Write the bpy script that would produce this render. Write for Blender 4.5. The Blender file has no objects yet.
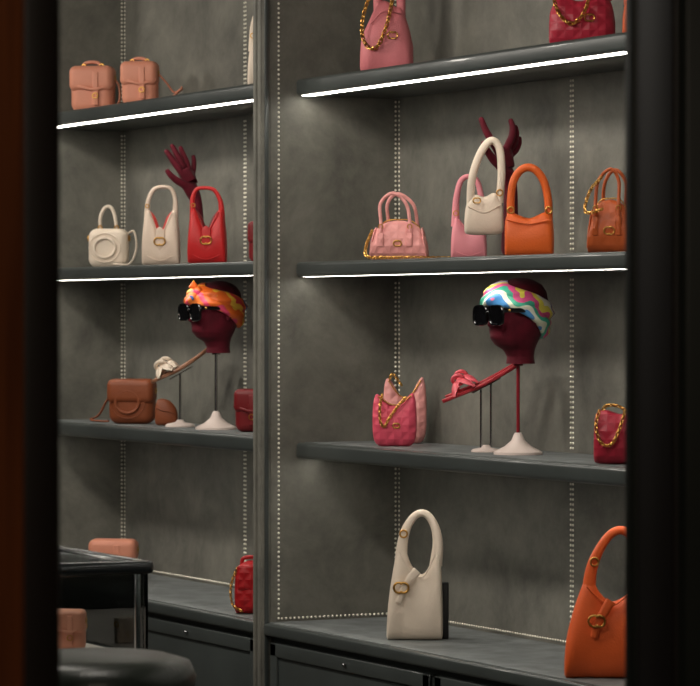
import bpy, bmesh, math, random
from mathutils import Vector, Matrix
random.seed(4)
scene = bpy.context.scene
try:
    scene.view_settings.view_transform = 'Standard'
except Exception:
    pass

# ------------------------------------------------------------------ materials
def lin(c):
    out = []
    for v in c:
        v = v / 255.0
        out.append(v / 12.92 if v <= 0.04045 else ((v + 0.055) / 1.055) ** 2.4)
    return (out[0], out[1], out[2], 1.0)

def new_mat(name):
    m = bpy.data.materials.new(name)
    m.use_nodes = True
    nt = m.node_tree
    return m, nt, nt.nodes['Principled BSDF']

def mat(name, col, rough=0.5, metal=0.0, sheen=0.0, coat=0.0, bump=0.0, bscale=80.0, var=0.0, vscale=8.0, quilt=0.0, spec=0.5):
    m, nt, b = new_mat(name)
    c = lin(col)
    b.inputs['Base Color'].default_value = c
    b.inputs['Roughness'].default_value = rough
    b.inputs['Metallic'].default_value = metal
    b.inputs['Sheen Weight'].default_value = sheen
    b.inputs['Coat Weight'].default_value = coat
    b.inputs['Specular IOR Level'].default_value = spec
    tc = nt.nodes.new('ShaderNodeTexCoord')
    if var > 0:
        n = nt.nodes.new('ShaderNodeTexNoise'); n.inputs['Scale'].default_value = vscale
        n.inputs['Detail'].default_value = 5.0
        r = nt.nodes.new('ShaderNodeValToRGB')
        r.color_ramp.elements[0].position = 0.3
        r.color_ramp.elements[1].position = 0.7
        r.color_ramp.elements[0].color = tuple([x * (1 - var) for x in c[:3]] + [1])
        r.color_ramp.elements[1].color = tuple([min(1, x * (1 + var)) for x in c[:3]] + [1])
        nt.links.new(tc.outputs['Object'], n.inputs['Vector'])
        nt.links.new(n.outputs['Fac'], r.inputs['Fac'])
        nt.links.new(r.outputs['Color'], b.inputs['Base Color'])
    last = None
    if bump > 0:
        n2 = nt.nodes.new('ShaderNodeTexNoise'); n2.inputs['Scale'].default_value = bscale
        n2.inputs['Detail'].default_value = 3.0
        bp = nt.nodes.new('ShaderNodeBump'); bp.inputs['Strength'].default_value = bump
        bp.inputs['Distance'].default_value = 0.004
        nt.links.new(tc.outputs['Object'], n2.inputs['Vector'])
        nt.links.new(n2.outputs['Fac'], bp.inputs['Height'])
        last = bp
    if quilt > 0:
        outs = []
        for ang in (45, -45):
            mp = nt.nodes.new('ShaderNodeMapping')
            mp.inputs['Rotation'].default_value = (0, math.radians(ang), 0)
            w = nt.nodes.new('ShaderNodeTexWave'); w.wave_type = 'BANDS'; w.bands_direction = 'X'
            w.inputs['Scale'].default_value = 11.0
            nt.links.new(tc.outputs['Object'], mp.inputs['Vector'])
            nt.links.new(mp.outputs['Vector'], w.inputs['Vector'])
            outs.append(w)
        mn = nt.nodes.new('ShaderNodeMath'); mn.operation = 'MINIMUM'
        nt.links.new(outs[0].outputs['Fac'], mn.inputs[0]); nt.links.new(outs[1].outputs['Fac'], mn.inputs[1])
        bq = nt.nodes.new('ShaderNodeBump'); bq.inputs['Strength'].default_value = quilt
        bq.inputs['Distance'].default_value = 0.008
        nt.links.new(mn.outputs[0], bq.inputs['Height'])
        if last: nt.links.new(last.outputs['Normal'], bq.inputs['Normal'])
        last = bq
    if last: nt.links.new(last.outputs['Normal'], b.inputs['Normal'])
    return m

def leather(name, col, **kw):
    kw.setdefault('rough', 0.5); kw.setdefault('spec', 0.38); kw.setdefault('var', 0.08)
    return mat(name, col, **kw)

def wall_mat(name, c0, c1):
    """mottled suede wall covering"""
    m, nt, b = new_mat(name)
    tc = nt.nodes.new('ShaderNodeTexCoord')
    n = nt.nodes.new('ShaderNodeTexNoise'); n.inputs['Scale'].default_value = 4.0; n.inputs['Detail'].default_value = 14; n.inputs['Roughness'].default_value = 0.7
    n.inputs['Distortion'].default_value = 0.25
    r = nt.nodes.new('ShaderNodeValToRGB')
    r.color_ramp.elements[0].position = 0.32; r.color_ramp.elements[0].color = lin(c0)
    r.color_ramp.elements[1].position = 0.70; r.color_ramp.elements[1].color = lin(c1)
    nt.links.new(tc.outputs['Object'], n.inputs['Vector'])
    nt.links.new(n.outputs['Fac'], r.inputs['Fac'])
    v = nt.nodes.new('ShaderNodeTexNoise'); v.inputs['Scale'].default_value = 5; v.inputs['Detail'].default_value = 7; v.inputs['Distortion'].default_value = 1.0
    rr = nt.nodes.new('ShaderNodeValToRGB')
    rr.color_ramp.elements[0].position = 0.58; rr.color_ramp.elements[0].color = (0, 0, 0, 1)
    rr.color_ramp.elements[1].position = 0.78; rr.color_ramp.elements[1].color = (.3, .3, .3, 1)
    mix = nt.nodes.new('ShaderNodeMixRGB'); mix.inputs[2].default_value = lin((min(255, c1[0] + 18), min(255, c1[1] + 18), min(255, c1[2] + 16)))
    nt.links.new(tc.outputs['Object'], v.inputs['Vector']); nt.links.new(v.outputs['Fac'], rr.inputs['Fac'])
    nt.links.new(rr.outputs['Color'], mix.inputs[0]); nt.links.new(r.outputs['Color'], mix.inputs[1])
    nt.links.new(mix.outputs[0], b.inputs['Base Color'])
    b.inputs['Roughness'].default_value = 0.68
    b.inputs['Sheen Weight'].default_value = 0.06
    n2 = nt.nodes.new('ShaderNodeTexNoise'); n2.inputs['Scale'].default_value = 45; n2.inputs['Detail'].default_value = 5
    bp = nt.nodes.new('ShaderNodeBump'); bp.inputs['Strength'].default_value = 0.25; bp.inputs['Distance'].default_value = 0.004
    nt.links.new(tc.outputs['Object'], n2.inputs['Vector']); nt.links.new(n2.outputs['Fac'], bp.inputs['Height'])
    nt.links.new(bp.outputs['Normal'], b.inputs['Normal'])
    return m

def wood_mat():
    m, nt, b = new_mat('dark_wood')
    tc = nt.nodes.new('ShaderNodeTexCoord')
    mp = nt.nodes.new('ShaderNodeMapping'); mp.inputs['Scale'].default_value = (30, 30, 0.8)
    n = nt.nodes.new('ShaderNodeTexNoise'); n.inputs['Scale'].default_value = 2.0; n.inputs['Detail'].default_value = 6
    r = nt.nodes.new('ShaderNodeValToRGB')
    r.color_ramp.elements[0].position = 0.3; r.color_ramp.elements[0].color = lin((80, 40, 18))
    r.color_ramp.elements[1].position = 0.7; r.color_ramp.elements[1].color = lin((130, 70, 34))
    nt.links.new(tc.outputs['Object'], mp.inputs['Vector']); nt.links.new(mp.outputs['Vector'], n.inputs['Vector'])
    nt.links.new(n.outputs['Fac'], r.inputs['Fac']); nt.links.new(r.outputs['Color'], b.inputs['Base Color'])
    b.inputs['Roughness'].default_value = 0.4
    return m

def scarf_mat(name, cols, scale=2.4):
    m, nt, b = new_mat(name)
    tc = nt.nodes.new('ShaderNodeTexCoord')
    mp = nt.nodes.new('ShaderNodeMapping'); mp.inputs['Rotation'].default_value = (0.3, 0.5, 0.3)
    n = nt.nodes.new('ShaderNodeTexWave'); n.wave_type = 'BANDS'; n.bands_direction = 'DIAGONAL'; n.wave_profile = 'SAW'
    n.inputs['Scale'].default_value = scale; n.inputs['Distortion'].default_value = 1.6
    n.inputs['Detail'].default_value = 0.0; n.inputs['Detail Scale'].default_value = 6.0
    r = nt.nodes.new('ShaderNodeValToRGB'); r.color_ramp.interpolation = 'CONSTANT'
    e = r.color_ramp.elements
    N = len(cols)
    e[0].position = 0.0; e[0].color = lin(cols[0])
    e[1].position = 1.0 / N; e[1].color = lin(cols[1])
    for i in range(2, N):
        x = e.new(i / N); x.color = lin(cols[i])
    nt.links.new(tc.outputs['Object'], mp.inputs['Vector']); nt.links.new(mp.outputs['Vector'], n.inputs['Vector']); nt.links.new(n.outputs['Fac'], r.inputs['Fac'])
    nt.links.new(r.outputs['Color'], b.inputs['Base Color'])
    b.inputs['Roughness'].default_value = 0.4
    return m

def emit_mat(name, col, s):
    m, nt, b = new_mat(name)
    b.inputs['Base Color'].default_value = (1, 1, 1, 1)
    b.inputs['Emission Color'].default_value = col
    b.inputs['Emission Strength'].default_value = s
    return m

def glass_mat():
    """thin architectural glass: clear transmission plus a glossy Fresnel coat"""
    m = bpy.data.materials.new('clear_glass'); m.use_nodes = True
    nt = m.node_tree; nt.nodes.clear()
    o = nt.nodes.new('ShaderNodeOutputMaterial'); mx = nt.nodes.new('ShaderNodeMixShader')
    t = nt.nodes.new('ShaderNodeBsdfTransparent'); t.inputs[0].default_value = (0.93, 0.97, 0.97, 1)
    g = nt.nodes.new('ShaderNodeBsdfGlossy'); g.inputs['Roughness'].default_value = 0.03
    f = nt.nodes.new('ShaderNodeFresnel'); f.inputs[0].default_value = 1.35
    nt.links.new(f.outputs[0], mx.inputs[0]); nt.links.new(t.outputs[0], mx.inputs[1]); nt.links.new(g.outputs[0], mx.inputs[2])
    nt.links.new(mx.outputs[0], o.inputs['Surface'])
    return m

WALL = wall_mat('suede_grey_panel', (80, 79, 73), (126, 124, 114))
WOOD = wood_mat()
SHELF = mat('shelf_lacquer', (64, 69, 68), 0.35, var=0.15, vscale=5, coat=0.2)
SHELFTOP = mat('shelf_top_suede', (114, 118, 118), 0.55, var=0.3, vscale=14, bump=.3, bscale=60)
DARKGREEN = mat('dark_green_paint', (36, 40, 35), 0.45, var=0.15, vscale=3)
BLACKP = mat('black_paint', (26, 16, 11), 0.5, var=0.1)
STUD = mat('nickel_stud', (235, 230, 214), 0.35, metal=0.35)
LED = emit_mat('led_diffuser', (1.0, 0.95, 0.85, 1), 15.0)
LED2 = emit_mat('led_diffuser_soft', (1.0, 0.95, 0.85, 1), 11.0)
LED3 = emit_mat('led_diffuser_case', (1.0, 0.95, 0.85, 1), 4.0)
FLOORM = mat('floor_stone', (70, 66, 60), 0.35, var=0.2, vscale=3)
CEILM = mat('ceiling_plaster', (150, 148, 142), 0.9, var=0.05)
PLASTER = mat('shop_wall_plaster', (60, 58, 54), 0.8, var=0.1)
GOLD = mat('gold_metal', (206, 158, 84), 0.3, metal=1.0)
STEEL = mat('brushed_steel', (170, 170, 172), 0.25, metal=1.0)
MAROON = mat('maroon_velvet', (88, 14, 30), 0.75, sheen=0.06, bump=0.2, bscale=300, var=0.25, vscale=30, spec=.2)
STEMRED = mat('maroon_lacquer', (130, 24, 36), 0.35)
WHITEP = mat('white_lacquer', (225, 208, 200), 0.35)
WHITEL = leather('white_leather', (226, 210, 192), bump=0.25, bscale=220)
CREAM = leather('cream_leather', (220, 200, 182), bump=0.25, bscale=220)
REDIN = mat('red_lining', (190, 56, 50), 0.6)
PINKH = leather('pink_leather', (220, 126, 132), bump=0.25, bscale=200)
PINKL = leather('light_pink_quilt', (228, 156, 152), quilt=0.35)
PINKB = leather('blush_leather', (226, 140, 150), bump=0.15)
HOTP = leather('hot_pink_quilt', (224, 82, 106), quilt=0.35)
CRIM = leather('crimson_leather', (176, 42, 62), rough=.42, quilt=0.3)
REDQ = leather('red_quilt', (180, 30, 36), rough=.42, quilt=0.35)
RED = leather('red_leather', (190, 32, 34), rough=.42, bump=0.15)
OXB = leather('oxblood_leather', (114, 24, 28), rough=.42)
ORANGE = leather('orange_leather', (218, 96, 34), rough=.45, bump=0.2, bscale=200)
ORANGE2 = leather('bright_orange_leather', (230, 98, 44), rough=.45, bump=0.2, bscale=200)
RUST = leather('rust_leather', (178, 82, 36), rough=.42, quilt=0.15, var=0.12)
TAN = leather('tan_leather', (136, 72, 42), bump=0.2, var=0.12)
SALMON = leather('salmon_leather', (220, 146, 120), bump=0.2)
BLACKG = mat('black_gloss', (10, 10, 12), 0.12, coat=0.5)
BLACKM = mat('black_matte', (16, 15, 15), 0.6)
CASEM = mat('case_black_trim', (26, 30, 32), 0.2, coat=0.5)
LEATHG = mat('dark_green_leather', (36, 42, 36), 0.35, bump=0.2, var=0.15)
PINKS = mat('pink_sandal', (226, 96, 108), 0.4)
SOLER = mat('red_sole', (176, 44, 54), 0.4)
SOLEB = mat('brown_sole', (150, 104, 78), 0.4)
GLASS = glass_mat()
SC1 = scarf_mat('silk_scarf_bright', [(232, 90, 150), (244, 226, 90), (244, 236, 225), (120, 90, 190), (240, 214, 70), (236, 130, 170), (80, 150, 215), (236, 236, 215), (70, 180, 150)], 3.0)
SC2 = scarf_mat('silk_scarf_orange', [(235, 105, 35), (245, 196, 70), (222, 56, 60), (240, 120, 45), (60, 110, 190), (240, 130, 60), (226, 70, 110), (238, 110, 40)], 3.0)

# ------------------------------------------------------------------ mesh builder
class MB:
    def __init__(self, k=1.0):
        self.v = []; self.f = []; self.m = []; self.k = k; self.mats = []
    def mi(self, m):
        if m not in self.mats: self.mats.append(m)
        return self.mats.index(m)
    def add(self, vs, fs, m):
        o = len(self.v); i = self.mi(m)
        self.v.extend([tuple(x) for x in vs])
        for f in fs:
            self.f.append([o + j for j in f]); self.m.append(i)
    def build(self, name, loc=(0, 0, 0), rot=0.0, smooth=True, angle=50):
        me = bpy.data.meshes.new(name)
        k = self.k
        me.from_pydata([(a * k, b * k, c * k) for a, b, c in self.v], [], self.f)
        for m in self.mats: me.materials.append(m)
        me.polygons.foreach_set('material_index', self.m)
        bm = bmesh.new(); bm.from_mesh(me)
        bmesh.ops.recalc_face_normals(bm, faces=bm.faces)
        if smooth:
            lim = math.radians(angle)
            for f in bm.faces: f.smooth = True
            for e in bm.edges:
                if len(e.link_faces) == 2 and e.calc_face_angle(0) > lim: e.smooth = False
        bm.to_mesh(me); bm.free()
        ob = bpy.data.objects.new(name, me)
        ob.location = loc; ob.rotation_euler = (0, 0, math.radians(rot))
        scene.collection.objects.link(ob)
        return ob

def cr(pts, sub=5):
    P = [tuple(p) for p in pts]
    if len(P) < 3: 
        out = []
        for i in range(sub + 1):
            t = i / sub
            out.append(tuple(a + (b - a) * t for a, b in zip(P[0], P[1])))
        return out
    ext = [tuple(2 * a - b for a, b in zip(P[0], P[1]))] + P + [tuple(2 * a - b for a, b in zip(P[-1], P[-2]))]
    out = []
    for i in range(1, len(ext) - 2):
        p0, p1, p2, p3 = ext[i - 1:i + 3]
        for s in range(sub):
            t = s / sub
            out.append(tuple(0.5 * (2 * b + (c - a) * t + (2 * a - 5 * b + 4 * c - d) * t * t + (-a + 3 * b - 3 * c + d) * t ** 3) for a, b, c, d in zip(p0, p1, p2, p3)))
    out.append(P[-1])
    return out

def skinrings(mb, rings, m, closed=False, cap=True):
    n = len(rings[0]); vs = []; fs = []
    for r in rings: vs.extend(r)
    R = len(rings)
    for i in range(R if closed else R - 1):
        a = i * n; b = ((i + 1) % R) * n
        for j in range(n):
            k = (j + 1) % n
            fs.append([a + j, a + k, b + k, b + j])
    if cap and not closed:
        fs.append(list(range(n))[::-1]); fs.append([(R - 1) * n + j for j in range(n)])
    mb.add(vs, fs, m)

def sp(c, p):
    return math.copysign(abs(c) ** (2.0 / p), c)

def body(mb, st, m, p=2.8, n=24, sub=4, yoff=0):
    """loft along x. stations (x, zbottom, ztop, thickness)"""
    S = cr(st, sub)
    rings = []
    for x, zb, zt, th in S:
        zb = max(zb, 0.0) if min(s[1] for s in st) >= 0 else zb
        zt = max(zt, zb + 0.5); th = max(th, 0.5)
        zc = (zb + zt) / 2; h = (zt - zb) / 2
        ring = []
        for j in range(n):
            a = 2 * math.pi * j / n
            zz = sp(math.sin(a), p)
            tf = 1.0 - 0.35 * max(0, zz)
            ring.append((x, yoff + th / 2 * sp(math.cos(a), p) * tf, zc + h * zz))
        rings.append(ring)
    skinrings(mb, rings, m)

def sweep(mb, pts, w, d, m, n=10, sub=5, p=2.6, ref=(0, 1, 0), closed=False, cap=True):
    P = [Vector(q) for q in (cr(pts, sub) if sub > 1 else pts)]
    if closed: P = P[:-1]
    N = len(P); rings = []; ref = Vector(ref)
    for i, q in enumerate(P):
        if closed: T = P[(i + 1) % N] - P[i - 1]
        else: T = P[min(i + 1, N - 1)] - P[max(i - 1, 0)]
        T.normalize()
        nn = T.cross(ref)
        if nn.length < 0.05: nn = T.cross(Vector((1, 0, 0.3)))
        nn.normalize(); side = nn.cross(T).normalized()
        t = i / max(1, N - 1)
        ww = w(t) if callable(w) else w
        dd = d(t) if callable(d) else d
        rings.append([tuple(q + nn * (ww / 2 * sp(math.cos(2 * math.pi * j / n), p)) + side * (dd / 2 * sp(math.sin(2 * math.pi * j / n), p))) for j in range(n)])
    skinrings(mb, rings, m, closed=closed, cap=cap)

def torus(mb, c, R, r, m, axis='y', a0=0, a1=360, n=24, k=8, sx=1.0, mtx=None):
    full = abs(a1 - a0) >= 360
    N = n if full else n + 1
    rings = []
    for i in range(N):
        a = math.radians(a0 + (a1 - a0) * i / n)
        ring = []
        for j in range(k):
            b = 2 * math.pi * j / k
            rr = R + r * math.cos(b)
            v = Vector((rr * math.cos(a) * sx, r * math.sin(b), rr * math.sin(a)))
            if axis == 'z': v = Vector((v.x, v.z, v.y))
            if axis == 'x': v = Vector((v.y, v.x, v.z))
            if mtx: v = mtx @ v
            ring.append(tuple(v + Vector(c)))
        rings.append(ring)
    skinrings(mb, rings, m, closed=full)

def lathe(mb, prof, c, m, n=32, sx=1, sy=1):
    rings = []
    for r, z in prof:
        rings.append([(c[0] + sx * r * math.cos(2 * math.pi * j / n), c[1] + sy * r * math.sin(2 * math.pi * j / n), c[2] + z) for j in range(n)])
    skinrings(mb, rings, m)

def ball(mb, c, r, m, n=12):
    rx, ry, rz = r if isinstance(r, tuple) else (r, r, r)
    rings = []
    for i in range(n // 2 + 1):
        a = math.pi * (0.02 + 0.96 * i / (n // 2))
        rings.append([(c[0] + rx * math.sin(a) * math.cos(2 * math.pi * j / n), c[1] + ry * math.sin(a) * math.sin(2 * math.pi * j / n), c[2] - rz * math.cos(a)) for j in range(n)])
    skinrings(mb, rings, m)

def rbox(mb, c, s, m, r=1.0, seg=3, mtx=None, taper=None):
    bm = bmesh.new()
    bmesh.ops.create_cube(bm, size=1.0)
    for v in bm.verts:
        t = 1.0
        if taper and v.co.z > 0: t = taper
        v.co = Vector((v.co.x * s[0] * t, v.co.y * s[1] * t, v.co.z * s[2]))
    if r > 0:
        bmesh.ops.bevel(bm, geom=list(bm.edges), offset=min(r, min(s) * 0.49), segments=seg, profile=0.5, affect='EDGES')
    bm.verts.index_update()
    vs = []
    for v in bm.verts:
        q = v.co.copy()
        if mtx: q = mtx @ q
        vs.append(tuple(q + Vector(c)))
    fs = [[v.index for v in f.verts] for f in bm.faces]
    bm.free()
    mb.add(vs, fs, m)

def chain(mb, pts, m, link=6.0, wire=0.9, fat=0.6):
    link *= 0.85; wire *= 0.72
    P = [Vector(q) for q in cr(pts, 12)]
    L = [0]
    for i in range(1, len(P)): L.append(L[-1] + (P[i] - P[i - 1]).length)
    step = link * 0.74; s = step / 2; idx = 0; alt = 0
    while s < L[-1]:
        while L[idx + 1] < s: idx += 1
        t = (s - L[idx]) / max(1e-6, L[idx + 1] - L[idx])
        q = P[idx].lerp(P[idx + 1], t)
        T = (P[idx + 1] - P[idx]).normalized()
        ref = Vector((0, 1, 0))
        N = T.cross(ref)
        if N.length < 0.1: N = T.cross(Vector((0, 0, 1)))
        N.normalize(); B = T.cross(N).normalized()
        ang = 35 if alt % 2 else -55
        a = math.radians(ang)
        N2 = N * math.cos(a) + B * math.sin(a); B2 = T.cross(N2)
        rings = []
        for i in range(10):
            u = 2 * math.pi * i / 10
            cc = q + T * (link / 2 * math.cos(u)) + N2 * (link / 2 * fat * math.sin(u))
            od = (T * math.cos(u) + N2 * math.sin(u) * fat).normalized()
            rings.append([tuple(cc + od * (wire * math.cos(2 * math.pi * j / 5)) + B2 * (wire * math.sin(2 * math.pi * j / 5))) for j in range(5)])
        skinrings(mb, rings, m, closed=True)
        s += step; alt += 1

def emblem(mb, c, R, m, r=1.0):
    R *= .74; r *= .75
    torus(mb, (c[0] - R * 0.35, c[1] - r, c[2]), R * 0.75, r, m, a0=45, a1=315)
    torus(mb, (c[0] + R * 0.35, c[1] - r, c[2]), R * 0.75, r, m, a0=-135, a1=135)

# ------------------------------------------------------------------ room shell
def box(name, x0, x1, y0, y1, z0, z1, m, r=0.0, seg=2):
    mb = MB(); cx, cy, cz = (x0 + x1) / 2, (y0 + y1) / 2, (z0 + z1) / 2
    rbox(mb, (0, 0, 0), (x1 - x0, y1 - y0, z1 - z0), m, r=r, seg=seg)
    return mb.build(name, (cx, cy, cz), smooth=r > 0)

H = 3.2
box('floor', -4.4, 10, -6, 0.1, -0.1, 0, FLOORM)
box('ceiling', -4.4, 10, -6, 0.1, H, H + 0.1, CEILM)
box('wall_back', -4.4, 10, 0.0, 0.1, 0, H, WALL)
box('wall_left', -4.5, -4.4, -6, 0.1, 0, H, PLASTER)
box('wall_right', 10, 10.1, -6, 0.1, 0, H, PLASTER)
box('wall_front', -4.4, 10, -6.1, -6, 0, H, PLASTER)
mb = MB()
rbox(mb, (4.475, -0.9675, 1.6), (0.15, 1.935, 3.2), DARKGREEN, r=0.004, seg=1)
rbox(mb, (4.475, -4.46, 1.6), (0.13, 3.04, 3.2), DARKGREEN, r=0.004, seg=1)
rbox(mb, (4.475, -2.4, 2.95), (0.14, 1.1, 0.5), DARKGREEN, r=0.004, seg=1)
mb.build('wall_partition')
mb = MB()
rbox(mb, (4.475, -2.916, 1.6), (0.17, 0.055, 3.19), BLACKP, r=0.008)
rbox(mb, (4.50, -3.046, 1.6), (0.17, 0.20, 3.19), WOOD, r=0.01)
rbox(mb, (4.475, -1.927, 1.6), (0.11, 0.03, 3.19), BLACKP, r=0.008)
rbox(mb, (4.415, -1.93, 1.6), (0.03, 0.035, 3.19), DARKGREEN, r=0.008)
mb.build('trim_door')

PITCH = 2.033; BW = 1.973
ZS = [(2.378, 2.335), (1.855, 1.817), (1.339, 1.297)]
CZ = 0.828
DL = 0.008
def build_bay(i, x0):
    x1 = x0 + BW; mx = (x0 + x1) / 2
    zs_ = [(a + (DL if i < 0 else 0), b + (DL if i < 0 else 0)) for a, b in ZS]
    for zi, (zt, zb) in enumerate(zs_):
        sh = MB()
        rbox(sh, (mx, -0.162, (zt + zb) / 2 ), (BW - .002, 0.318, zt - zb), SHELF, r=0.002, seg=1)
        rbox(sh, (mx, -0.320, (zt + zb) / 2), (BW - .002, 0.026, zt - zb + 0.004), SHELF, r=0.011, seg=4)
        rbox(sh, (mx, -0.155, zt + 0.0012), (BW - 0.004, 0.30, 0.0024), SHELFTOP, r=0.0)
        if zi == 0: rbox(sh, (mx, -0.309, zb - 0.0028), (BW - 0.05, 0.028, 0.0022), LED, r=0)
        elif zi == 1: rbox(sh, (mx, -0.306, zb - 0.0018), (BW - 0.05, 0.028, 0.0012), LED2, r=0)
        else: rbox(sh, (mx, -0.280, zb - 0.001), (BW - 0.05, 0.020, 0.002), LED2, r=0)
        sh.build('display_shelf')
    cab = MB()
    rbox(cab, (mx, -0.2185, CZ - 0.0175), (BW - .002, 0.433, 0.035), SHELF, r=0.008)
    rbox(cab, (mx, -0.212, CZ + 0.001), (BW - 0.004, 0.41, 0.002), SHELFTOP, r=0)
    rbox(cab, (mx, -0.201, 0.40), (BW - .002, 0.398, 0.785), SHELF, r=0)
    for s in range(2):
        xa = x0 + 0.02 + s * (BW / 2 - 0.005); xb = xa + BW / 2 - 0.03
        for (z0, z1) in ((0.52, 0.775), (0.12, 0.505)):
            w = xb - xa; cx = (xa + xb) / 2
            rbox(cab, (cx, -0.406, (z0 + z1) / 2), (w, 0.016, z1 - z0), SHELF, r=0.003)
            for zz in (z0 + 0.02, z1 - 0.02):
                rbox(cab, (cx, -0.417, zz), (w, 0.012, 0.04), SHELF, r=0.004)
            for xx in (xa + 0.02, xb - 0.02):
                rbox(cab, (xx, -0.417, (z0 + z1) / 2), (0.04, 0.012, z1 - z0), SHELF, r=0.004)
        ball(cab, ((xa + xb) / 2, -0.428, 0.755), 0.006, STEEL, 12)
    cab.build('base_cabinet')
    st = MB()
    def stud(x, y, z, nx, ny):
        r = 0.0040; n = Vector((nx, ny, 0)); c = Vector((x, y, z))
        a = Vector((ny, -nx, 0)); b = Vector((0, 0, 1))
        vs = [tuple(c + a * (r * math.cos(t)) + b * (r * math.sin(t))) for t in [2 * math.pi * q / 6 for q in range(6)]]
        vs += [tuple(c + n * r * 0.6 + a * (r * 0.6 * math.cos(t)) + b * (r * 0.6 * math.sin(t))) for t in [2 * math.pi * q / 6 for q in range(6)]]
        vs.append(tuple(c + n * r * 0.85))
        fs = [[q, (q + 1) % 6, 6 + (q + 1) % 6, 6 + q] for q in range(6)] + [[6 + q, 6 + (q + 1) % 6, 12] for q in range(6)]
        st.add(vs, fs, STUD)
    z = CZ + 0.012
    zs = []
    while z < 3.1:
        if not any(zb - 0.006 < z < zt + 0.008 for zt, zb in zs_): zs.append(z)
        z += 0.0135
    for z in zs:
        stud(x0 + 0.008, 0, z, 0, -1); stud(x0, -0.008, z, 1, 0)
        stud(x0 + BW / 2 - 0.006, 0, z, 0, -1); stud(x0 + BW / 2 + 0.006, 0, z, 0, -1)
        stud(x1 - 0.008, 0, z, 0, -1)
    z = CZ + 0.012
    while z < 3.1:
        stud(x0, -0.385, z, 1, 0); stud(x1, -0.385, z, -1, 0); z += 0.0135
    q = 0.01
    while q < BW:
        stud(x0 + q, 0, CZ + 0.011, 0, -1); q += 0.0135
    q = 0.01
    while q < 0.38:
        stud(x0, -q, CZ + 0.011, 1, 0); q += 0.0135
    st.build('trim_studs')

def build_part(x0):
    mb = MB()
    rbox(mb, (x0 - 0.03, -0.205, H / 2), (0.06, 0.41, H - 0.002), WALL, r=0)
    rbox(mb, (x0 - 0.03, -0.42, H / 2), (0.056, 0.03, H - 0.002), WALL, r=0.006)
    for dx in (-0.046, -0.014):
        rbox(mb, (x0 + dx - 0.0, -0.434, H / 2), (0.018, 0.016, H - 0.002), WALL, r=0.006)
    rbox(mb, (x0 + 0.001, -0.424, H / 2), (0.004, 0.012, H - 0.002), SHELF, r=0.001)
    mb.build('wall_divider')
for i in range(-2, 3):
    x0 = i * PITCH
    if i < 2: build_bay(i, x0)
    build_part(x0)

# ------------------------------------------------------------------ bags
YF = -0.181
def hobo(name, X, y, z, S, wd, hb, hh, th, m, rot=58, strapw=7, inner=None, emb=True, notch=0.72, lean=0.0):
    mb = MB(1.0 / S)
    h = wd / 2
    body(mb, [(-h, hb * .10, hb * .30, th * .35), (-h * .97, hb * .02, hb * .55, th * .7), (-h * .86, 0, hb * .86, th * .9), (-h * .68, 0, hb * 1.0, th * .95), (-h * .35, 0, hb * .82, th),
              (0, 0, hb * notch, th), (h * .35, 0, hb * .82, th), (h * .68, 0, hb * 1.0, th * .95), (h * .86, 0, hb * .86, th * .9), (h * .97, hb * .02, hb * .55, th * .7), (h, hb * .10, hb * .30, th * .35)], m)
    d = hh - hb
    sweep(mb, [(-h * .74, 0, hb * .75), (-h * .74 + lean * .1, 0, hb * 1.0), (-h * .70 + lean * .4, 0, hb + d * .4), (-h * .46 + lean * .8, 0, hb + d * .82), (lean, 0, hh - strapw * .4), (h * .46 + lean * .8, 0, hb + d * .82), (h * .70 + lean * .4, 0, hb + d * .4), (h * .74 + lean * .1, 0, hb * 1.0), (h * .74, 0, hb * .75)],
          lambda t: strapw * (1.35 - 0.6 * math.sin(math.pi * t)), lambda t: strapw * (1.3 - .4 * math.sin(math.pi * t)), m)
    if inner:
        body(mb, [(-h * .58, hb * .6, hb * .97, th * .3), (-h * .3, hb * .5, hb * .86, th * .5), (0, hb * .45, hb * notch + 2.5, th * .55), (h * .3, hb * .5, hb * .86, th * .5), (h * .58, hb * .6, hb * .97, th * .3)], inner)
    sweep(mb, [(-h * .62, -th * .3, hb * .93), (0, -th * .33, hb * notch * .97), (h * .62, -th * .3, hb * .93)], 1.2, 1.2, m)
    sweep(mb, [(-h * .9, -th * .36, hb * .2), (0, -th * .5, hb * .08), (h * .9, -th * .36, hb * .2)], .8, .8, m)
    torus(mb, (-h * .72, -strapw * .5, hb * 1.05), strapw * .36, .6, GOLD, n=14, k=6)
    if emb:
        body(mb, [(-4, hb * .3, hb * .62, 2), (0, hb * .24, hb * .68, 2.5), (4, hb * .3, hb * .62, 2)], m, yoff=-th * .46)
        emblem(mb, (0, -th * .52, hb * .42), hb * .12, GOLD)
    return mb.build(name, (X, y, z), rot)

Z1 = 2.3808; Z2 = 1.8578; Z3 = 1.3418; Z4 = 0.8305
mb = MB(1 / 356)
body(mb, [(-27, 6, 22, 10), (-25, 2, 38, 20), (-18, 0, 54, 28), (-10, 0, 70, 28), (-2, 0, 74, 28), (8, 0, 68, 29), (15, 0, 66, 28), (22, 3, 46, 24), (26, 8, 28, 12)], PINKH)
sweep(mb, [(-9, 0, 60), (-9, 0, 84), (-4, 0, 104), (6, 0, 110), (13, 0, 98), (14, 0, 58)], 9, 8, PINKH)
sweep(mb, [(-16, -13, 50), (-2, -12, 63), (14, -12, 60)], 1.5, 1.5, PINKH)
chain(mb, [(-8, -8, 100), (-16, -11, 80), (-23, -14, 58), (-24, -15, 38), (-18, -17, 26), (-9, -18, 27), (-1, -18, 44), (4, -15, 64), (8, -8, 92)], GOLD, 7, 1.2)
emblem(mb, (6, -15.5, 38), 6, GOLD)
mb.build('hobo_handbag', (0.278, YF, Z1), 60)

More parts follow.
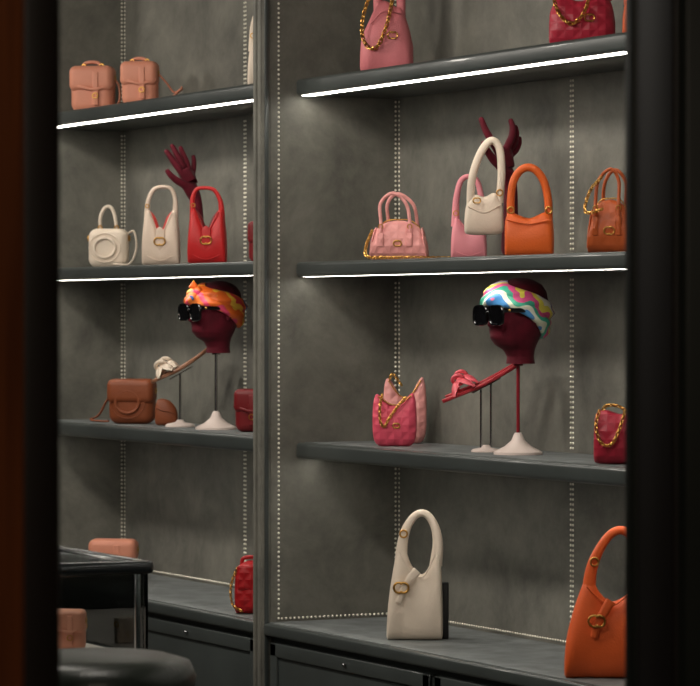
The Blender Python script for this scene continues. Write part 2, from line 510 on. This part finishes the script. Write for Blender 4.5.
mb = MB(1 / 396)
body(mb, [(-32, 6, 24, 10), (-30, 1, 38, 22), (-20, 0, 50, 30), (0, 0, 46, 32), (20, 0, 54, 30), (30, 1, 44, 22), (34, 6, 26, 10)], CRIM)
sweep(mb, [(-24, 0, 44), (-22, 0, 72), (-8, 0, 96), (10, 0, 96), (24, 0, 74), (26, 0, 46)], 9, 7, CRIM)
chain(mb, [(-26, -8, 74), (-28, -14, 52), (-22, -17, 32), (-10, -19, 22), (2, -19, 32), (8, -16, 52), (10, -10, 80)], GOLD, 7, 1.2)
emblem(mb, (8, -17, 28), 6, GOLD)
mb.build('chain_handbag', (1.335, YF, Z1), 60)
hobo('hobo_handbag', 1.62, YF + .01, Z1, 406, 44, 46, 92, 24, ORANGE2, rot=60)

def boston(name, X, y, z, S, wd, hb, hh, th, m, rot, chainpts=None, lean=0.0):
    mb = MB(1 / S); h = wd / 2
    body(mb, [(-h, hb * .1, hb * .3, th * .6), (-h * .93, 0, hb * .6, th * .95), (-h * .6, 0, hb * .9, th), (0, 0, hb, th), (h * .6, 0, hb * .88, th), (h * .93, 0, hb * .55, th * .95), (h, hb * .1, hb * .28, th * .6)], m, p=2.5)
    for s in (-1, 1):
        yy = s * th * .3; o = s * 2.5
        sweep(mb, [(-h * .5 + o, s * th * .5, hb * .45), (-h * .5 + o, yy * 1.3, hb * .95), (-h * .44 + o + lean * .6, yy, hb + (hh - hb) * .62), (o * .5 + lean, yy, hh), (h * .44 + o + lean * .6, yy, hb + (hh - hb) * .62), (h * .5 + o, yy * 1.3, hb * .95), (h * .5 + o, s * th * .5, hb * .45)], 3.6, 3.2, m)
        for q in (-1, 1):
            rbox(mb, (q * h * .5 + o, s * th * .5, hb * .5), (6, 2, hb * .35), m, r=1)
            torus(mb, (q * h * .5 + o, s * th * .46, hb * .84), 2.2, .6, GOLD, n=12, k=6)
    sweep(mb, [(-h * .9, 0, hb * .6), (-h * .5, 0, hb * .96), (0, 0, hb * 1.02), (h * .5, 0, hb * .96), (h * .9, 0, hb * .58)], 1.3, 2.0, GOLD)
    for q in (-1, 1):
        sweep(mb, [(q * h * .96, -th * .42, hb * .1), (q * h * .86, -th * .36, hb * .6), (q * h * .8, 0, hb * .8), (q * h * .86, th * .36, hb * .6), (q * h * .96, th * .42, hb * .1)], 2, 1.6, m, ref=(1, 0, 0))
    emblem(mb, (0, -th * .49, hb * .42), hb * .12, GOLD)
    if chainpts: chain(mb, chainpts, GOLD, 5.5, 1.05)
    return mb.build(name, (X, y, z), rot)

boston('boston_handbag', 0.350, YF, Z2, 358, 58, 40, 67, 26, PINKL, 55,
       [(-26, -6, 30), (-31, -12, 16), (-30, -18, 4), (-12, -24, 2.5), (8, -25, 2.5), (26, -18, 2.5), (40, -2, 2.5), (54, 8, 2.5)], lean=-4)
boston('boston_handbag', 1.478, YF, Z2, 402, 46, 54, 84, 28, RUST, 52,
       [(-8, -9, 76), (-18, -14, 64), (-24, -16, 46), (-20, -18, 40), (-6, -18, 44)], lean=2)

def hand(name, X, y, z, S, nodes, fingers, thumb, pts_scale=1.0, rot=63):
    k = pts_scale / S
    nodes = list(nodes); L = len(nodes)
    edges = [(i, i + 1) for i in range(L - 1)]
    for f in fingers:
        prev = L - 1
        for q in f:
            nodes.append(q); edges.append((prev, len(nodes) - 1)); prev = len(nodes) - 1
    prev = L - 2
    for q in thumb:
        nodes.append(q); edges.append((prev, len(nodes) - 1)); prev = len(nodes) - 1
    me = bpy.data.meshes.new(name)
    me.from_pydata([(a * k, b * k, c * k) for a, b, c, r in nodes], edges, [])
    me.materials.append(MAROON)
    ob = bpy.data.objects.new(name, me); scene.collection.objects.link(ob)
    ob.location = (X, y, z); ob.rotation_euler = (0, 0, math.radians(rot))
    md = ob.modifiers.new('Skin', 'SKIN'); md.use_smooth_shade = True
    for i, nd in enumerate(nodes):
        me.skin_vertices[0].data[i].radius = (nd[3] * k, nd[3] * k)
    me.skin_vertices[0].data[0].use_root = True
    sm = ob.modifiers.new('Sub', 'SUBSURF'); sm.levels = 2; sm.render_levels = 2
    return ob
hand('mannequin_hand', 0.875, -0.165, Z2, 377,
     [(13, 0, 0, 10), (13, 0, 22, 9), (14, 0, 48, 8.0), (14, 0, 70, 7.2), (11, 0, 84, 8.8), (9, 0, 97, 9.0)],
     [[(2, -7, 105, 4.8), (-5, -9, 115, 4.2), (-12, -10, 127, 3.7), (-17, -9, 140, 2.8)],
      [(9, -2, 109, 4.6), (15, -2, 120, 4.0), (16, -2, 130, 3.5), (13, -2, 139, 2.7)],
      [(12, 5, 107, 4.4), (18, 6, 116, 3.9), (20, 6, 125, 3.4), (18, 6, 133, 2.6)],
      [(13, 10, 102, 4.0), (20, 12, 108, 3.4), (23, 13, 115, 3.0), (23, 13, 122, 2.4)]],
     [(3, -9, 90, 5.2), (-5, -14, 98, 4.4), (-11, -16, 107, 3.7), (-15, -16, 116, 2.8)])
hand('mannequin_hand', -1.149, -0.165, Z2 + DL, 313,
     [(15, 0, 0, 10), (15, 0, 22, 9), (15, 0, 48, 8.0), (14, 0, 72, 7.2), (9, 0, 88, 8.8), (3, 0, 101, 8.6)],
     [[(-4, -7, 109, 4.8), (-11, -8, 118, 4.2), (-17, -8, 127, 3.7), (-23, -7, 134, 2.8)],
      [(-1, -2, 112, 4.8), (-6, -3, 123, 4.2), (-11, -3, 132, 3.6), (-16, -3, 141, 2.8)],
      [(4, 4, 112, 4.6), (1, 5, 122, 4.0), (-3, 5, 131, 3.4), (-6, 4, 139, 2.6)],
      [(8, 9, 107, 4.2), (10, 11, 115, 3.5), (10, 12, 123, 3.0), (9, 12, 129, 2.4)]],
     [(0, -8, 93, 5.2), (-9, -12, 98, 4.4), (-16, -14, 104, 3.7), (-21, -14, 111, 2.8)], 0.86)

mb = MB(1 / 379)
body(mb, [(-20, 26, 38, 8), (-18, 23, 52, 16), (-10, 22, 62, 18), (0, 22, 60, 18), (10, 22, 64, 18), (17, 24, 54, 16), (19, 28, 40, 8)], WHITEL, p=3.2)
sweep(mb, [(-14, 0, 52), (-13, 0, 74), (-8, 0, 94), (0, 0, 110), (8, 0, 116), (15, 0, 108), (17, 0, 84), (15, 0, 54)], 8, 9, WHITEL)
sweep(mb, [(-17, -8, 50), (0, -8.5, 44), (16, -8, 52)], 1.4, 1.4, WHITEL)
emblem(mb, (-8, -9.5, 56), 4.5, GOLD)
torus(mb, (15, -5, 64), 3, .7, GOLD)
mb.build('mini_handbag', (0.915, -0.225, Z2), 63)
hobo('hobo_handbag', 0.605, -0.10, Z2, 368, 36, 44, 86, 20, PINKB, rot=60, strapw=7, emb=False)
mb = MB(1 / 386)
body(mb, [(-24, 4, 26, 10), (-23, 0, 38, 22), (-18, 0, 44, 26), (0, 0, 38, 28), (16, 0, 44, 26), (23, 0, 38, 22), (25, 4, 26, 10)], ORANGE, p=3.4)
sweep(mb, [(-18, 0, 34), (-18, 0, 58), (-15, 0, 76), (-7, 0, 87), (4, 0, 88), (14, 0, 77), (19, 0, 58), (20, 0, 34)], 8, 9, ORANGE)
sweep(mb, [(-22, -12, 36), (0, -12, 32), (22, -12, 36)], 1.4, 1.4, ORANGE)
torus(mb, (-18, -5, 46), 3.2, .8, GOLD); torus(mb, (20, -5, 46), 3.2, .8, GOLD)
mb.build('hobo_handbag', (1.072, YF, Z2), 58)

# --- heads
HST = [(92, -3, 15, 14), (99, -3, 14, 13.5), (106, -1, 17, 14.5), (111, 3, 23, 17), (117, 4, 27, 20), (124, 3, 29, 22), (134, 2, 31, 24.5), (145, 1, 32, 26), (156, 0, 32.5, 26.5), (165, -1, 30, 24.5), (172, -2, 24, 20), (177, -3, 14, 12), (179, -3, 5, 4)]
def hs(z):
    z = max(92, min(179, z))
    for a, b in zip(HST, HST[1:]):
        if a[0] <= z <= b[0]:
            t = (z - a[0]) / (b[0] - a[0])
            return tuple(p + (q - p) * t for p, q in zip(a, b))
def a_norm(a):
    a = a % (2 * math.pi)
    return a - 2 * math.pi if a > math.pi else a
def headpt(a, z, off=0.0, turn=35):
    _, f, hd, hw = hs(z)
    c, s = math.cos(a), math.sin(a)
    u = f + (hd + off) * c; w = (hw + off) * s
    if off == 0.0:
        g = math.exp(-(a_norm(a) / 0.16) ** 2)
        nose = max(0, 1 - abs(z - 131) / 11.0) ** 1.2 * 6.5 if z < 146 else 0
        if z < 131: nose = max(0, 1 - (131 - z) / 5.0) * 6.5
        u += g * nose
        u += math.exp(-(a_norm(a) / 0.3) ** 2) * (1.6 * math.exp(-((z - 119) / 2.6) ** 2))
        u -= (math.exp(-((abs(a_norm(a)) - 0.42) / 0.2) ** 2)) * 3.0 * math.exp(-((z - 143) / 5) ** 2)
    t = math.radians(turn)
    return (-u * math.cos(t) - w * math.sin(t), -u * math.sin(t) + w * math.cos(t), z)

def head_set(X, y, z, S, s, stemmat, scarfm, rot=63, turn=35, rise=10, back=-12, knot=True):
    k = s / S
    mb = MB(k)
    rings = []
    zz = 92.0
    while zz <= 179.01:
        rings.append([headpt(2 * math.pi * j / 48, zz, 0.0, turn) for j in range(48)]); zz += 1.45
    skinrings(mb, rings, MAROON)
    for sd in (-1, 1):
        e = headpt(sd * (math.pi / 2 + .1), 138, 0.5, turn)
        ball(mb, e, (4, 2.5, 7), MAROON, 12)
    lathe(mb, [(25, 0), (25, 2.5), (22, 4), (14, 8), (7, 14), (4.5, 20), (3.2, 22)], (0, 0, 0), WHITEP)
    lathe(mb, [(1.8, 20), (1.8, 96)], (0, 0, 0), stemmat, n=14)
    lathe(mb, [(5, 90), (5, 94)], (0, 0, 0), stemmat, n=14)
    mb.build('mannequin_head', (X, y, z), rot)
    # two twisted silk rolls wound around the crown make the headscarf
    mb = MB(k)
    n = 140
    for (off, ph) in ((5.5, 0.0), (-5.5, math.pi)):
        rings = []
        for i in range(n):
            a = 2 * math.pi * i / n
            zc = 155 + rise * math.cos(a) + (back * (1 - math.cos(a)) / 2)
            dz = off * math.cos(1.5 * a) if False else off + 2.2 * math.sin(2 * a + ph)
            hwid = 8.2 + 1.0 * math.sin(3 * a + ph)
            ring = []
            for j in range(22):
                v = 2 * math.pi * j / 22
                zt = zc + dz + hwid * math.cos(v)
                bulge = 3.0 + 4.4 * math.sin(v) + 1.1 * math.sin(4 * math.cos(v) + 7 * a + ph) * max(0, math.sin(v))
                ring.append(headpt(a, min(zt, 176.5), max(.05, bulge), turn))
            rings.append(ring)
        skinrings(mb, rings, scarfm, closed=True)
    if knot:
        c = headpt(-0.35, 166, 6, turn)
        ball(mb, c, (6, 6, 6), scarfm, 14)
        sweep(mb, [c, (c[0] - 4, c[1] - 2, c[2] + 6), (c[0] - 8, c[1] - 3, c[2] + 9)], lambda t: 5 + 6 * t, 3.5, scarfm)
        sweep(mb, [c, (c[0] - 5, c[1] - 4, c[2] - 4), (c[0] - 9, c[1] - 5, c[2] - 7)], lambda t: 5 + 5 * t, 3.5, scarfm)
    mb.build('headscarf', (X, y, z), rot)
    mb = MB(k)
    t = math.radians(turn)
    F = Vector((-math.cos(t), -math.sin(t), 0)); Sd = Vector((-math.sin(t), math.cos(t), 0))
    for sd in (-1, 1):
        c = F * 36.5 + Sd * (sd * 13.5) + Vector((0, 0, 141))
        n = 32
        def sq(q, a, b, e=.55): return (a * math.copysign(abs(math.cos(q)) ** e, math.cos(q)), b * math.copysign(abs(math.sin(q)) ** e, math.sin(q)))
        rings = []
        for (dd, sc) in ((-1.2, .96), (-.6, 1.0), (.8, 1.0), (1.4, .96)):
            rr = []
            for i in range(n):
                uu, vv = sq(2 * math.pi * i / n, 11.5 * sc, 10.5 * sc)
                rr.append(tuple(c + F * dd + Sd * uu + Vector((0, 0, vv))))
            rings.append(rr)
        skinrings(mb, rings, BLACKG)
        pts = []
        for i in range(n + 1):
            uu, vv = sq(2 * math.pi * i / n, 10.6, 9.6)
            pts.append(tuple(c + F * 1.6 + Sd * uu + Vector((0, 0, vv))))
        sweep(mb, pts, 2.4, 2.0, BLACKG, n=6, sub=1, ref=tuple(F), closed=True)
        h0 = c + Sd * (sd * 11.5); h1 = Sd * (sd * 28.5) + F * 2 + Vector((0, 0, 146)); h2 = Sd * (sd * 28.5) + F * -8 + Vector((0, 0, 140))
        h0.z = 146
        sweep(mb, [tuple(h0), tuple((h0 + h1) / 2 + Sd * sd * 2.5), tuple(h1), tuple(h2)], 4.5, 1.8, BLACKG, ref=tuple(Sd))
        b = (h0 * .85 + h1 * .15) + Sd * (sd * 2.2)
        rbox(mb, b, (2.4, 2.4, 2.4), GOLD, r=.6)
    rbox(mb, F * 37 + Vector((0, 0, 144)), (5, 5, 2.6), BLACKG, r=1)
    mb.build('sunglasses', (X, y, z), rot)

head_set(1.016, YF, Z3, 383, 0.985, STEMRED, SC1, turn=34, rise=9, back=-14, knot=False)
head_set(-0.874, YF, Z3 + DL, 320.6, 0.83, STEEL, SC2, turn=34, rise=8, back=-10, knot=True)

def sandal(name, X, y, z, S, p0, p1, m, sole, yo, rot=63, up=1.0):
    mb = MB(1 / S)
    A = Vector((p0[0], yo, p0[1])); B = Vector((p1[0], yo, p1[1])); T = (B - A); L = T.length; T.normalize()
    N = Vector((-T.z, 0, T.x))
    n = 20; rings = []
    for i in range(n + 1):
        t = i / n
        w = 12.5 * (0.55 + 0.45 * math.sin(math.pi * min(1, t * 1.9 + .12))) if t < .5 else 12.5 * (.72 + .1 * math.cos((t - .5) * 6))
        if i in (0, n): w *= .55
        c = A + T * (L * t) + N * (2.0 * (1 - t) ** 3 - 2.0 * math.sin(math.pi * t) * (1 if t > .4 else t / .4))
        th = 3.6
        rings.append([tuple(c + Vector((0, w * sy, 0)) + N * (th / 2 * sz)) for sy, sz in ((-1, -.6), (-.9, -1), (.9, -1), (1, -.6), (1, .6), (.9, 1), (-.9, 1), (-1, .6))])
    skinrings(mb, rings, sole)
    for (a, b) in ((.14, .40), (.40, .14)):
        pts = []
        for q in range(11):
            u = q / 10; ang = math.pi * u
            c = A + T * (L * (a + (b - a) * u)) + N * (1 + 12 * up * math.sin(ang)) + Vector((0, -12.5 * math.cos(ang), 0))
            pts.append(tuple(c))
        sweep(mb, pts, 9, 2.2, m, sub=2, ref=tuple(N))
    c = A + T * (L * .27) + N * (14 * up)
    torus(mb, tuple(c), 5.5, 2.0, m, mtx=Matrix.Rotation(math.radians(35), 3, 'X'))
    return mb.build(name, (X, y, z), rot)
def stand(X, y, z, S, posts, pl, rot=63):
    mb = MB(1 / S)
    lathe(mb, [(15, 0), (15, 1.5), (13, 3), (5, 4.5), (3, 7)], (0, 0, 0), WHITEP)
    for (px, h) in posts: lathe(mb, [(1.1, 3), (1.1, h)], (px, 0, 0), STEEL, n=12)
    A, B = pl
    sweep(mb, [(A[0], 0, A[1]), (B[0], 0, B[1])], 1.4, 34, STEEL, sub=2)
    mb.build('shoe_display_stand', (X, y, z), rot)
stand(0.845, YF, Z3, 377, [(-5, 64), (5, 69)], ((-14, 59), (14, 74)))
sandal('slide_sandal', 0.845, YF, Z3, 377, (-43, 49), (35, 90), PINKS, SOLER, -14)
sandal('slide_sandal', 0.845, YF, Z3, 377, (-39, 52.5), (39, 93.5), PINKS, SOLER, 14)
stand(-1.149, YF, Z3 + DL, 313, [(0, 53)], ((-10, 47.5), (12, 60)))
sandal('slide_sandal', -1.149, YF, Z3 + DL, 313, (-27, 43), (26, 76), WHITEL, SOLEB, -12.8, up=.75)
sandal('slide_sandal', -1.149, YF, Z3 + DL, 313, (-24, 46), (29, 79), WHITEL, SOLEB, 12.8, up=.75)

def crescent(name, X, y, z, S, wd, hb, th, m, rot, ch=None, notch=.76):
    mb = MB(1 / S); h = wd / 2
    body(mb, [(-h, hb * .3, hb * .66, th * .3), (-h * .95, hb * .14, hb * .88, th * .6), (-h * .82, hb * .04, hb * 1.0, th * .8), (-h * .6, 0, hb * .95, th * .95), (-h * .2, 0, hb * notch, th), (h * .25, 0, hb * notch, th), (h * .6, 0, hb * .95, th * .95), (h * .82, hb * .04, hb * 1.02, th * .8), (h * .95, hb * .14, hb * .88, th * .6), (h, hb * .3, hb * .66, th * .3)], m, p=2.4)
    sweep(mb, [(-h * .75, -th * .22, hb * .96), (-h * .2, -th * .28, hb * notch * .99), (h * .25, -th * .28, hb * notch * .99), (h * .75, -th * .22, hb * .97)], 1.3, 1.6, GOLD)
    emblem(mb, (2, -th * .5, hb * .4), 4, GOLD)
    if ch: chain(mb, ch, GOLD, 5.0, .95)
    return mb.build(name, (X, y, z), rot)
crescent('crescent_handbag', 0.222, -0.095, Z3, 358, 44, 66, 18, PINKL, 60, [(-16, -2, 64), (-12, -2, 70), (-4, -3, 60)], notch=.74)
crescent('crescent_handbag', 0.388, -0.215, Z3, 360, 44, 52, 20, HOTP, 60, [(-12, -5, 52), (-14, -10, 42), (-14, -12, 26), (-10, -12, 20), (-5, -12, 28), (2, -9, 38), (12, -7, 50)], notch=.82)
mb = MB(1 / 411)
body(mb, [(-22, 5, 30, 12), (-20, 1, 50, 26), (-10, 0, 54, 30), (5, 0, 50, 30), (18, 0, 54, 26), (24, 4, 36, 12)], CRIM)
chain(mb, [(-16, -10, 54), (-19, -15, 38), (-14, -18, 22), (-4, -18, 20), (4, -17, 34), (10, -12, 54)], GOLD, 6, 1.1)
chain(mb, [(-14, -2, 50), (-10, -2, 58), (2, -2, 58), (12, -2, 52)], GOLD, 6, 1.1)
mb.build('chain_handbag', (1.615, -0.25, Z3), 55)

mb = MB(1 / 371)
body(mb, [(-29, 2, 14, 14), (-27.5, 0, 36, 24), (-24, 0, 62, 27), (-19, 0, 86, 27), (-12, 0, 94, 25), (-5, 0, 76, 27), (3, 0, 66, 28), (10, 0, 68, 28), (17, 0, 82, 27), (22, 0, 94, 25), (25.5, 0, 74, 22), (27, 4, 36, 14)], WHITEL, p=3.2)
sweep(mb, [(-15, 0, 76), (-13, 0, 98), (-8, 0, 114), (1, 0, 125), (11, 0, 125), (19, 0, 113), (22, 0, 96), (20, 0, 74)], lambda t: 13 - 5.5 * math.sin(math.pi * t), lambda t: 14 - 4 * math.sin(math.pi * t), WHITEL)
sweep(mb, [(2, -12, 70), (-5, -14, 62), (-12, -15, 50), (-17, -15, 38)], lambda t: 9 - 3 * t, 2, WHITEL)
sweep(mb, [(-16, -12, 88), (-5, -12.5, 70), (8, -12.5, 64), (20, -12, 86)], 1.4, 1.4, WHITEL)
emblem(mb, (-14, -15.5, 53), 9, GOLD, 1.5)
torus(mb, (-12, -6, 106), 3.6, .9, GOLD)
rbox(mb, (29, 14, 28), (7, 14, 56), BLACKM, r=1)
mb.build('hobo_handbag', (0.640, -0.283, Z4), 60)

mb = MB(1 / 414)
body(mb, [(-38, 3, 16, 14), (-36, 0, 38, 26), (-31, 0, 60, 30), (-24, 0, 82, 29), (-17, 0, 98, 28), (-10, 0, 98, 28), (-2, 0, 84, 29), (10, 0, 76, 30), (25, 0, 84, 29), (35, 0, 98, 28), (41, 2, 56, 22), (44, 6, 22, 12)], ORANGE2, p=3.0)
sweep(mb, [(-14, 0, 84), (-11, 0, 108), (-3, 0, 128), (8, 0, 143), (20, 0, 147), (30, 0, 138), (35, 0, 116), (34, 0, 84)], lambda t: 14 - 5.5 * math.sin(math.pi * t), lambda t: 15 - 4 * math.sin(math.pi * t), ORANGE2)
sweep(mb, [(8, -14, 78), (2, -15.5, 68), (-5, -16.5, 55), (-9, -16.5, 42)], lambda t: 10 - 3 * t, 2, ORANGE2)
sweep(mb, [(-16, -13, 92), (-6, -13, 82), (10, -13.5, 73), (32, -13, 90)], 1.4, 1.4, ORANGE2)
emblem(mb, (-6, -17.5, 58), 10, GOLD, 1.6)
torus(mb, (-8, -7, 116), 4, 1, GOLD)
mb.build('hobo_handbag', (1.675, -0.325, Z4), 60)

def satchel(name, X, y, z, S, w, hb, th, m, rot=50, handle=0, circle=False, strap=None, flap=True, buckle=True):
    mb = MB(1 / S)
    rbox(mb, (0, 0, hb / 2), (w, th, hb), m, r=min(th, hb) * .40, seg=6)
    if flap:
        rbox(mb, (0, -th * .1, hb * .74), (w * 1.04, th * 1.02, hb * .56), m, r=min(th, hb) * .28, seg=6)
    if buckle and not circle:
        rbox(mb, (w * .12, -th * .60, hb * .52), (6, 2, hb * .72), m, r=.8)
        torus(mb, (w * .12, -th * .66, hb * .36), 2.6, .6, GOLD, n=14, k=6)
        sweep(mb, [(-w * .5, -th * .45, hb * .62), (-w * .2, -th * .62, hb * .55), (w * .12, -th * .64, hb * .50), (w * .5, -th * .45, hb * .60)], 3, 1.5, m)
    if circle:
        torus(mb, (-2, -th * .56, hb * .5), hb * .25, 1.4, m, sx=1.1)
        torus(mb, (-2, -th * .53, hb * .5), hb * .37, .5, m, sx=1.1)
    if handle:
        sweep(mb, [(-w * .22, 0, hb * .9), (-w * .22, 0, hb + handle * .5), (-w * .1, 0, hb + handle * .95), (w * .06, 0, hb + handle * .95), (w * .16, 0, hb + handle * .5), (w * .2, 0, hb * .9)], 3.5, 5, m)
        for q in (-1, 1): torus(mb, (q * w * .21, -3, hb + 1), 2.0, .6, GOLD, n=14, k=6)
    if strap: sweep(mb, strap, 2.0, 5.0, m, n=8)
    for q in (-1, 1): torus(mb, (q * w * .52, 0, hb * .75), 2.6, .7, GOLD, n=12, k=6, axis='x')
    return mb.build(name, (X, y, z), rot)

satchel('satchel_handbag', -1.85, -0.19, Z1 + DL, 295, 43, 46, 24, SALMON, 55, handle=5, strap=[(18, 4, 36), (26, 0, 28), (28, -6, 12), (24, -14, 4)])
satchel('satchel_handbag', -1.45, -0.19, Z1 + DL, 305, 36, 44, 22, SALMON, 55, handle=4, strap=[(17, 0, 34), (26, 2, 24), (34, 4, 14), (42, 2, 18), (34, -2, 10), (24, -6, 6)])
satchel('top_handle_handbag', -1.735, YF, Z2 + DL, 299, 40, 39, 22, WHITEL, 55, handle=22, circle=True, flap=False, strap=[(19, 0, 34), (26, -2, 36), (29, -4, 20), (24, -12, 4), (8, -16, 3)])
hobo('hobo_handbag', -0.50, YF, Z1 + DL, 329, 40, 50, 84, 20, WHITEL, rot=60)
hobo('hobo_handbag', -1.20, -0.225, Z2 + DL, 311, 38, 56, 80, 20, CREAM, rot=58, strapw=5, inner=REDIN, notch=.58, lean=2)
hobo('hobo_handbag', -0.92, -0.19, Z2 + DL, 319, 39, 56, 78, 22, RED, rot=58, strapw=5, inner=OXB, notch=.6, lean=-3)
satchel('satchel_handbag', -0.54, YF, Z2 + DL, 328, 26, 40, 16, OXB, 55, handle=10)
satchel('crossbody_handbag', -1.49, -0.20, Z3 + DL, 304, 46, 44, 24, TAN, 52, circle=True, flap=True,
        strap=[(-20, 0, 32), (-27, 0, 22), (-34, -2, 9), (-40, -8, 4), (-30, -16, 3), (-20, -18, 3)])
mb = MB(1 / 306)
body(mb, [(-10, 2, 20, 6), (-7, 0, 26, 10), (3, 0, 25, 12), (10, 1, 18, 8), (12, 3, 12, 4)], TAN)
sweep(mb, [(-9, -5, 18), (-2, -6.5, 15), (4, -6.5, 14), (11, -3, 11)], 1.2, 1.2, TAN)
mb.build('leather_pouch', (-1.29, -0.17, Z3 + DL), 55)
satchel('chain_handbag', -0.62, YF, Z3 + DL, 327, 30, 42, 20, OXB, 52)
mb = MB(1 / 340)
body(mb, [(-17, 4, 30, 8), (-15, 0, 44, 20), (-6, 0, 52, 24), (6, 0, 52, 24), (14, 0, 44, 20), (17, 4, 30, 8)], REDQ, p=3.2)
rbox(mb, (0, -9, 36), (28, 8, 26), REDQ, r=3.5, seg=4)
sweep(mb, [(-10, 0, 46), (-8, 0, 55), (8, 0, 55), (10, 0, 46)], 4, 4, REDQ)
chain(mb, [(-14, -6, 46), (-20, -10, 28), (-18, -14, 10), (-8, -17, 3)], GOLD, 5, .8)
mb.build('quilted_handbag', (-0.275, -0.34, Z4), 60)
satchel('satchel_handbag', -1.67, -0.19, Z4, 296, 46, 38, 24, SALMON, 55, handle=0)

# --- glass display case
mb = MB()
x1, y1, zt = 1.252, -1.318, 1.118
x0, y0 = x1 - 1.25, y1 - 0.62
cx, cy = (x0 + x1) / 2, (y0 + y1) / 2
zd = 0.885
for yy in (y0 + .02, y1 - .02): rbox(mb, (cx, yy, zt - .016), (x1 - x0, .045, .032), CASEM, r=.011, seg=3)
for xx in (x0 + .02, x1 - .02): rbox(mb, (xx, cy, zt - .016), (.045, y1 - y0, .032), CASEM, r=.011, seg=3)
rbox(mb, (cx, cy, zt - .010), (x1 - x0 - .06, y1 - y0 - .06, .008), GLASS, r=0)
rbox(mb, (cx, cy, zd / 2), (x1 - x0 - .02, y1 - y0 - .02, zd), CASEM, r=.004)
rbox(mb, (cx, cy, zd + .002), (x1 - x0 - .05, y1 - y0 - .05, .006), WHITEP, r=0)
for xx in (x0 + .02, x1 - .02):
    for yy in (y0 + .035, y1 - .035): rbox(mb, (xx, yy, (zd + zt) / 2), (.012, .012, zt - zd), STEEL, r=.002)
for xx in (x0 + .008, x1 - .008): rbox(mb, (xx, cy, (zd + zt) / 2 - .01), (.006, y1 - y0 - .05, zt - zd - .03), GLASS, r=0)
for yy in (y0 + .008, y1 - .008): rbox(mb, (cx, yy, (zd + zt) / 2 - .01), (x1 - x0 - .05, .006, zt - zd - .03), GLASS, r=0)
rbox(mb, (cx, y0 + .02, zt - .036), (x1 - x0 - .2, .012, .006), LED3, r=0)
mb.build('glass_display_case')
satchel('satchel_handbag', 1.085, -1.470, zd + .007, 413, 34, 42, 20, SALMON, 55, handle=0)
satchel('wallet', 0.93, -1.40, zd + .007, 413, 30, 26, 10, CREAM, 55)

# --- stool
mb = MB()
lathe(mb, [(0.03, 0), (0.185, 0.0), (0.2, 0.02), (0.203, 0.05), (0.19, 0.078), (0.15, 0.09), (0.02, 0.094)], (0, 0, 0.945), LEATHG, n=48)
torus(mb, (0, 0, 0.965), 0.2, 0.006, LEATHG, axis='z', n=48)
for a in range(4):
    t = math.radians(45 + 90 * a)
    sweep(mb, [(0.13 * math.cos(t), 0.13 * math.sin(t), 0.95), (0.2 * math.cos(t), 0.2 * math.sin(t), 0.0)], .025, .025, WOOD, sub=2, n=8)
torus(mb, (0, 0, 0.3), 0.178, 0.008, GOLD, axis='z', n=48)
mb.build('bar_stool', (2.481, -1.984, 0))

# ------------------------------------------------------------------ lights
def area(name, loc, target, size, power, col=(1, 0.93, 0.83), sy=None):
    l = bpy.data.lights.new(name, 'AREA'); l.energy = power; l.size = size; l.color = col
    if sy: l.shape = 'RECTANGLE'; l.size_y = sy
    o = bpy.data.objects.new(name, l); o.location = loc
    d = Vector(target) - Vector(loc)
    o.rotation_euler = d.to_track_quat('-Z', 'Y').to_euler()
    scene.collection.objects.link(o); return o
for i, x in enumerate((-2.9, -1.5, -0.1, 1.3, 2.7)):
    area('ceiling_spotlight', (x + .3, -2.1, H - 0.05), (x, -0.2, 1.4), 0.4, 23)
area('ceiling_fill_light', (0.5, -3.6, H - 0.03), (0.3, -1.5, 0), 1.6, 34)  # unseen fill light added to lift the shop interior
area('ceiling_fill_light', (7.6, -3.9, H - 0.03), (5.0, -3.2, 1.0), 1.0, 30, col=(1, .84, .66))  # warm fill added in the camera room to brighten the wooden door jamb
w = bpy.data.worlds.new('world'); scene.world = w; w.use_nodes = True
w.node_tree.nodes['Background'].inputs[0].default_value = (0.9, 0.88, 0.85, 1)
w.node_tree.nodes['Background'].inputs[1].default_value = 0.04

cam = bpy.data.cameras.new('camera'); co = bpy.data.objects.new('camera', cam)
scene.collection.objects.link(co)
co.location = (8.505, -4.479, 1.7)
co.rotation_euler = (math.radians(90), 0, math.radians(63.06))
cam.sensor_width = 36; cam.lens = 169.97
cam.shift_y = -0.0371
cam.clip_end = 100
cam.dof.use_dof = True; cam.dof.focus_distance = 8.9; cam.dof.aperture_fstop = 9
scene.camera = co
